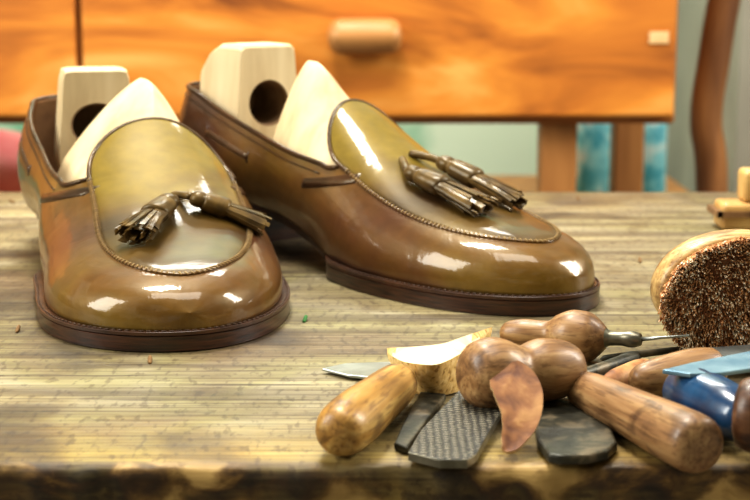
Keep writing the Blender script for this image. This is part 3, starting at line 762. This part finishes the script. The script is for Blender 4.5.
def knife(name, label, pts, z, th, mat, hA, hB, hmat, hr):
    W = [P(px, py, z) for px, py in pts]; c = sum(W, Vector())/len(W)
    root = empty(name, c); tag(root, label, 'knife'); bm = bmesh.new()
    lo = [bm.verts.new(p-c) for p in W]; hi = [bm.verts.new(p-c+Vector((0,0,th))) for p in W]
    bm.faces.new(lo); bm.faces.new(list(reversed(hi)))
    for i in range(len(W)):
        j = (i+1) % len(W); bm.faces.new((lo[i], lo[j], hi[j], hi[i]))
    fixn(bm); bevel(mobj('blade', bm, mat, root, False), 0.0004, 2)
    L = (hB-hA).length; bm = bmesh.new(); add_lathe(bm, [(0,hr*0.6),(L*0.1,hr*0.9),(L*0.5,hr),(L*0.9,hr),(L,hr*0.3)], 24, 24)
    o = mobj('handle', bm, hmat, root); m_ = frame_AB(hA, hB); m_.translation = hA-c; o.matrix_local = m_
knife('shoemaker_knife', 'knife with a broad blue-grey blade lying over the brown handle, below the brush', [(662,374),(690,367),(725,360),(765,352),(768,370),(720,377),(690,378)], 0.0190, 0.0016, M['blue_steel'], P(764,362,0.019), P(850,358,0.018), M['handle_dark'], 0.006)
knife('shoemaker_knife', 'knife with a narrow bright steel blade pointing right, right beneath the brush', [(684,352),(720,350),(770,346),(772,356),(720,359),(690,358)], 0.0080, 0.0014, M['bright_steel'], P(769,351,0.009), P(850,346,0.009), M['handle_dark'], 0.006)
turned('tool_handle', 'glossy dark blue handle lying behind the thick wooden handle', 'handle', P(676,386,0.0105), P(752,424,0.0105),
       [(0,0.0),(0.03,0.005),(0.12,0.0085),(0.35,0.0102),(0.65,0.0098),(0.9,0.0075),(1,0.003)], M['blue'])
turned('tool_handle', 'dark reddish brown handle end in front of the blue handle, cut by the right edge', 'handle', P(733,412,0.0165), P(800,420,0.0160),
       [(0,0.0),(0.02,0.006),(0.1,0.0105),(0.3,0.0120),(0.7,0.0110),(1,0.006)], M['handle_dark'])

def brush():
    ctr = PD(738,300,0.625); ctr.z = TZ+0.0262
    root = empty('shoe_brush', (ctr.x, ctr.y, TZ)); tag(root, 'oval wooden shoe brush with brown bristles standing on its side at the right edge', 'brush')
    w = Vector((0.10,-0.97,0.0)).normalized(); u = Vector((1,0.10,0)).normalized(); u = (u-w*u.dot(w)).normalized(); v = w.cross(u)*-1
    if v.z < 0: v = -v
    o0 = Vector((0,0,0.0252)); a, b = 0.034, 0.0232
    def pt(r, ang, d): return o0+u*(a*r*math.cos(ang))+v*(b*r*math.sin(ang))+w*d
    N = 56; bm = bmesh.new()
    lv = [(0.55,-0.0165),(0.80,-0.0155),(0.95,-0.0125),(1.03,-0.007),(1.05,-0.002),(1.04,0.003),(1.0,0.006),(0.95,0.0065)]
    rows = [[pt(r, 2*PI*k/N, d) for k in range(N)] for r, d in lv]
    vs = add_grid(bm, rows, True); cap(bm, vs[0]); cap(bm, vs[-1]); fixn(bm); mobj('brush_back', bm, M['brush_wood'], root)
    bm = bmesh.new(); rows = [[pt(r, 2*PI*k/N, d) for k in range(N)] for r, d in [(0.9,0.0066),(0.95,0.011),(0.97,0.0150),(0.92,0.0166),(0.6,0.0172)]]
    vs = add_grid(bm, rows, True); cap(bm, vs[0]); cap(bm, vs[-1]); fixn(bm); mobj('bristle_core', bm, M['bristle_base'], root)
    bm = bmesh.new(); rnd = random.Random(3)
    for k in range(7500):
        r = math.sqrt(rnd.random()); an = rnd.random()*2*PI
        if k < 2400: r = rnd.uniform(0.93, 1.0)
        cl = noise.noise(Vector((math.cos(an)*r*5, math.sin(an)*r*5, 0)))
        p0 = pt(r*0.95, an, 0.0065); ln = 0.0150*rnd.uniform(0.90,1.08)
        spl = (u*math.cos(an)*r+v*math.sin(an)*r)*0.30
        d = (w+spl+u*cl*0.20-u*0.12-v*0.16+Vector((rnd.gauss(0,0.06),rnd.gauss(0,0.02),rnd.gauss(0,0.06)))).normalized()
        p1 = p0+d*ln*0.66; p2 = p0+d*ln
        if p2.z < 0.0005: p2.z = 0.0005
        if p1.z < 0.0005: p1.z = 0.0006
        rr = 0.00040; s1 = u*rr; s2 = v*rr
        q = [[p+s1*c, p-s1*0.5*c+s2*0.87*c, p-s1*0.5*c-s2*0.87*c] for p, c in ((p0,1),(p1,0.95),(p2,0.8))]
        pale = rnd.random() < 0.32+0.6*cl
        vs = add_grid(bm, q[:2], True, 0)
        vs = add_grid(bm, q[1:], True, 1 if pale else 0); cap(bm, vs[-1], 1 if pale else 0)
    o = mobj('bristles', bm, [M['bristle'], M['bristle_pale']], root, False); o['kind'] = 'stuff'
brush()

c = P(757,228,0); tb = empty('wooden_block', (c.x, c.y, TZ)); tag(tb, 'small tan wooden block bound with a strap, behind the brush at the right edge', 'wooden block')
bm = bmesh.new(); add_box(bm, (-0.024,-0.012,0), (0.030,0.014,0.0165)); bevel(mobj('base', bm, M['tan'], tb, False), 0.003)
bm = bmesh.new(); add_box(bm, (-0.011,-0.009,0.0165), (0.024,0.011,0.036)); bevel(mobj('upper_block', bm, M['tan'], tb, False), 0.003)
bm = bmesh.new()
for y0, y1 in ((-0.0138,-0.0122),(0.0142,0.0158)): add_box(bm, (-0.027,y0,0.0085), (0.032,y1,0.0120))
add_box(bm, (-0.0275,-0.0138,0.0085), (-0.0242,0.0158,0.0120)); mobj('strap', bm, M['handle_red'], tb, False)

rnd = random.Random(11)
for i, (px, py, lab) in enumerate([(549,405,'green thread scrap lying behind the smooth steel blade'), (562,401,'second green thread scrap, nearer the thick wooden handle')]):
    p = P(px, py, 0); bm = bmesh.new()
    pts = [Vector((0.004*math.cos(k*0.585+i), 0.003*math.sin(k*0.765+i), 0.0052+0.0008*math.sin(3*k))) for k in range(12)]
    add_tube(bm, pts, 0.0006, 6); o = mobj('thread_scrap', bm, M['green']); o.location = p; tag(o, lab, 'thread')
chips = [(305,321,'green','green fibre crumb on the bench between the two loafers'),(18,331,'chip','brown wood crumb at the far left in front of the left loafer'),(12,203,'chip','wood crumb at the far left back corner of the bench'),
         (640,262,'chip','wood crumb on the bench between right loafer toe and brush'),(578,200,'chip','wood crumb near the bench rear edge behind the right loafer toe'),(150,362,'chip','wood crumb just in front of the left loafer sole')]
for px, py, mt, lab in chips:
    p = P(px, py, 0); bm = bmesh.new(); a = rnd.uniform(0, 3)
    pts = [Vector((math.cos(a)*t, math.sin(a)*t+0.0012*math.sin(t*900), 0.0010+0.0006*math.sin(t*700))) for t in [-0.003+0.001*k for k in range(7)]]
    add_tube(bm, pts, lambda t: 0.0007*(0.4+math.sin(PI*t)), 6); o = mobj('wood_crumb', bm, M[mt]); o.location = p; tag(o, lab, 'crumb')

# ------------------------------------------------------------------ BACKGROUND
YC = 1.60
xr = PD(677,60,YC).x; zbt = PD(375,124,YC).z; ztop = zbt+0.42
w0c = Vector((xr-0.6, YC+0.2, 0))
cab = empty('drawer_cabinet', w0c); tag(cab, 'orange varnished wooden cabinet with drawers, out of focus behind the shoes', 'cabinet')
def cb(name, lo, hi, mat, parent=cab, bv=0.004):
    bm = bmesh.new(); add_box(bm, Vector(lo)-w0c, Vector(hi)-w0c); return bevel(mobj(name, bm, mat, parent, False), bv)
cb('body', (xr-1.2, YC, zbt), (xr, YC+0.42, ztop), M['orange_dark'])
xs = PD(82,60,YC).x; z0 = PD(375,116,YC).z
def drawer(x0, x1, z0, z1, knob=None):
    d = cb('drawer', (x0, YC-0.016, z0), (x1, YC-0.0002, z1), M['orange'])
    if knob:
        bm = bmesh.new(); kx, kz, L, r = knob
        add_lathe(bm, [(0,0.002),(0.003,r*0.7),(0.012,r),(L/2,r*1.03),(L-0.012,r),(L-0.003,r*0.75),(L,0.002)], 28, 30)
        k = mobj('knob', bm, M['knob'], d); k.location = Vector((kx-L/2, YC-0.016-r*0.95, kz))-w0c
    return d
k0 = PD(328,35,YC); k1 = PD(402,35,YC)
drawer(xs+0.003, xr-0.004, z0, z0+0.19, ((k0.x+k1.x)/2, k0.z, k1.x-k0.x, 0.0175))
drawer(xr-1.19, xs-0.003, z0, z0+0.19, (xs-0.32, k0.z, k1.x-k0.x, 0.0175))
drawer(xs+0.003, xr-0.004, z0+0.20, z0+0.395, ((k0.x+k1.x)/2, z0+0.3, k1.x-k0.x, 0.0175))
drawer(xr-1.19, xs-0.003, z0+0.20, z0+0.395, (xs-0.32, z0+0.3, k1.x-k0.x, 0.0175))
kp = PD(656,37,YC); cb('key_plate', (kp.x-0.010, YC-0.0175, kp.z-0.006), (kp.x+0.010, YC-0.0162, kp.z+0.006), M['plate'], bv=0.0005)
for px, y in ((557,YC+0.03),(627,YC+0.36)):
    q = PD(px,150,y)
    cb('leg', (q.x-0.019, y-0.019, 0), (q.x+0.019, y+0.019, zbt+0.001), M['leg'])
for x, y in ((xr-1.1,YC+0.03),(xr-1.1,YC+0.36)):
    cb('leg', (x-0.019, y-0.019, 0), (x+0.019, y+0.019, zbt+0.001), M['leg'])

YS = 2.35; zsh = PD(375,205,YS).z
side = empty('side_table', (-0.15,YS+0.1,0)); tag(side, 'low plain side table under the cabinet, hidden behind the workbench', 'table')
bm = bmesh.new(); add_box(bm, (-0.66,-0.25,zsh-0.03), (0.66,0.25,zsh)); bevel(mobj('table_top', bm, M['leg'], side, False), 0.003)
for sx in (-0.62,0.62):
    for sy in (-0.2,0.2):
        bm = bmesh.new(); add_box(bm, (sx-0.02,sy-0.02,0), (sx+0.02,sy+0.02,zsh-0.03)); mobj('leg', bm, M['leg'], side, False)
def bottle(px, w, h, mat, lab):
    q = PD(px,190,YS); o = empty('plastic_bottle', (q.x, YS, zsh)); tag(o, lab, 'bottle', None)
    def lz(name, prof, mt):
        bm = bmesh.new(); rows = []
        for r, z in prof: rows.append([Vector((r*math.cos(2*PI*k/24), r*math.sin(2*PI*k/24), z)) for k in range(24)])
        vs = add_grid(bm, rows, True); cap(bm, vs[0]); cap(bm, vs[-1]); fixn(bm); mobj(name, bm, mt, o)
    lz('body', [(w*0.9,0.0),(w,0.006),(w,h*0.78),(w*0.9,h*0.84),(w*0.4,h*0.90),(w*0.35,h*0.92)], mat)
    lz('cap', [(w*0.42,h*0.92),(w*0.42,h*0.99),(w*0.36,h)], M['white'])
bottle(594, 0.028, 0.165, M['cyan'], 'blurred cyan plastic bottle seen between the two cabinet legs')
bottle(653, 0.019, 0.155, M['cyan'], 'blurred cyan bottle just right of the cabinet legs')
q = PD(0,165,YS); bm = bmesh.new(); rows = []
for i in range(9):
    t = i/8; r = [0.07,0.085,0.09,0.088,0.08,0.066,0.048,0.026,0.004][i]
    rows.append([Vector((1.9*r*math.cos(2*PI*k/36)*(1+0.08*math.sin(5*2*PI*k/36+i)), r*math.sin(2*PI*k/36)*(1+0.08*math.sin(4*2*PI*k/36)), 0.0+0.115*min(1,t**0.5))) for k in range(36)])
vs = add_grid(bm, rows, True); cap(bm, vs[0]); cap(bm, vs[-1]); fixn(bm)
o = mobj('folded_cloth', bm, M['pink']); o.location = (q.x-0.02, YS+0.02, zsh); tag(o, 'blurred pink bundle of cloth at the far left under the cabinet', 'cloth')

ch = empty('wooden_chair', (0.62,1.95,0)); tag(ch, 'dark bentwood chair, only its curved back post seen right of the orange cabinet', 'chair')
w0 = Vector((0.62,1.95,0))
def chp(name, pts, r, flat=1.0):
    bm = bmesh.new(); add_tube(bm, [Vector(p)-w0 for p in pts], r, 14, flat=flat); mobj(name, bm, M['chair'], ch)
xa = [PD(712,190,1.75), PD(706,120,1.75), PD(714,60,1.75), PD(724,0,1.75)]
low = Vector((xa[0].x+0.01, 1.75, 0))
P1 = [low, Vector((xa[0].x+0.005,1.75,0.42))]+xa+[xa[-1]+Vector((0.02,0,0.12))]
def smoothpts(pp, n=6):
    out = []
    for i in range(len(pp)-1):
        p0 = pp[max(0,i-1)]; p1 = pp[i]; p2 = pp[i+1]; p3 = pp[min(len(pp)-1,i+2)]
        for k in range(n):
            t = k/n; out.append(0.5*((2*p1)+(p2-p0)*t+(2*p0-5*p1+4*p2-p3)*t*t+(3*p1-p0-3*p2+p3)*t**3))
    out.append(pp[-1]); return out
chp('back_post', smoothpts(P1), 0.018)
mir = [Vector((2*(xa[0].x+0.22)-p.x, p.y, p.z)) for p in P1]
chp('back_post', smoothpts(mir), 0.018)
chp('top_rail', smoothpts([P1[-1], (P1[-1]+mir[-1])/2+Vector((0,0.03,0.02)), mir[-1]]), 0.018)
bm = bmesh.new(); add_box(bm, Vector((xa[0].x-0.01,1.74,0.43))-w0, Vector((xa[0].x+0.45,2.16,0.46))-w0); bevel(mobj('seat', bm, M['chair'], ch, False), 0.01)
for dx in (0.03, 0.41): chp('leg', [Vector((xa[0].x+dx,2.12,0)), Vector((xa[0].x+dx,2.10,0.43))], 0.017)

# ------------------------------------------------------------------ LIGHT
# invented noise environment: bright and dark patches added for the leather to reflect
w = bpy.data.worlds.new('world'); bpy.context.scene.world = w; w.use_nodes = True
wt = w.node_tree; bg = wt.nodes['Background']
tc = wt.nodes.new('ShaderNodeTexCoord'); mp = wt.nodes.new('ShaderNodeMapping'); mp.inputs['Location'].default_value = (0.7, 0.2, 0.0)
nz = wt.nodes.new('ShaderNodeTexNoise'); nz.inputs['Scale'].default_value = 3.2; nz.inputs['Detail'].default_value = 3.5; nz.inputs['Distortion'].default_value = 0.5
wt.links.new(tc.outputs['Generated'], mp.inputs['Vector']); wt.links.new(mp.outputs['Vector'], nz.inputs['Vector'])
wr = ramp_node(wt, [(0.42,(0.022,0.018,0.010)),(0.48,(0.11,0.09,0.05)),(0.54,(0.46,0.43,0.27)),(0.60,(1.0,0.95,0.74))])
wt.links.new(nz.outputs['Fac'], wr.inputs['Fac']); wt.links.new(wr.outputs['Color'], bg.inputs[0]); bg.inputs[1].default_value = 0.80
def area(name, loc, target, size, sy, energy, col):
    d = bpy.data.lights.new(name, 'AREA'); d.shape = 'RECTANGLE'; d.size = size; d.size_y = sy; d.energy = energy; d.color = col
    o = bpy.data.objects.new(name, d); C.objects.link(o); o.location = loc
    o.rotation_euler = (Vector(target)-Vector(loc)).to_track_quat('-Z','Y').to_euler(); return o
area('window_light_left', (-1.5,0.35,1.75), (0,0.75,0.85), 0.7, 1.0, 35, (1,0.98,0.90))
area('window_light_right', (1.3,1.0,1.6), (0,0.75,0.85), 0.30, 0.8, 25, (1,0.97,0.88))
area('ceiling_light', (-0.25,1.25,2.3), (0,0.9,0.8), 0.40, 0.22, 26, (1,0.96,0.86))
area('room_lamp', (0.0,0.6,2.4), (0,1.8,0.9), 0.8, 0.8, 20, (1,0.96,0.88))
area('rear_fill_light', (-0.1,2.6,2.4), (-0.1,2.45,0.6), 0.9, 0.3, 20, (1,0.98,0.92))  # added unseen lamp, lifts the shaded cloth and table under the cabinet
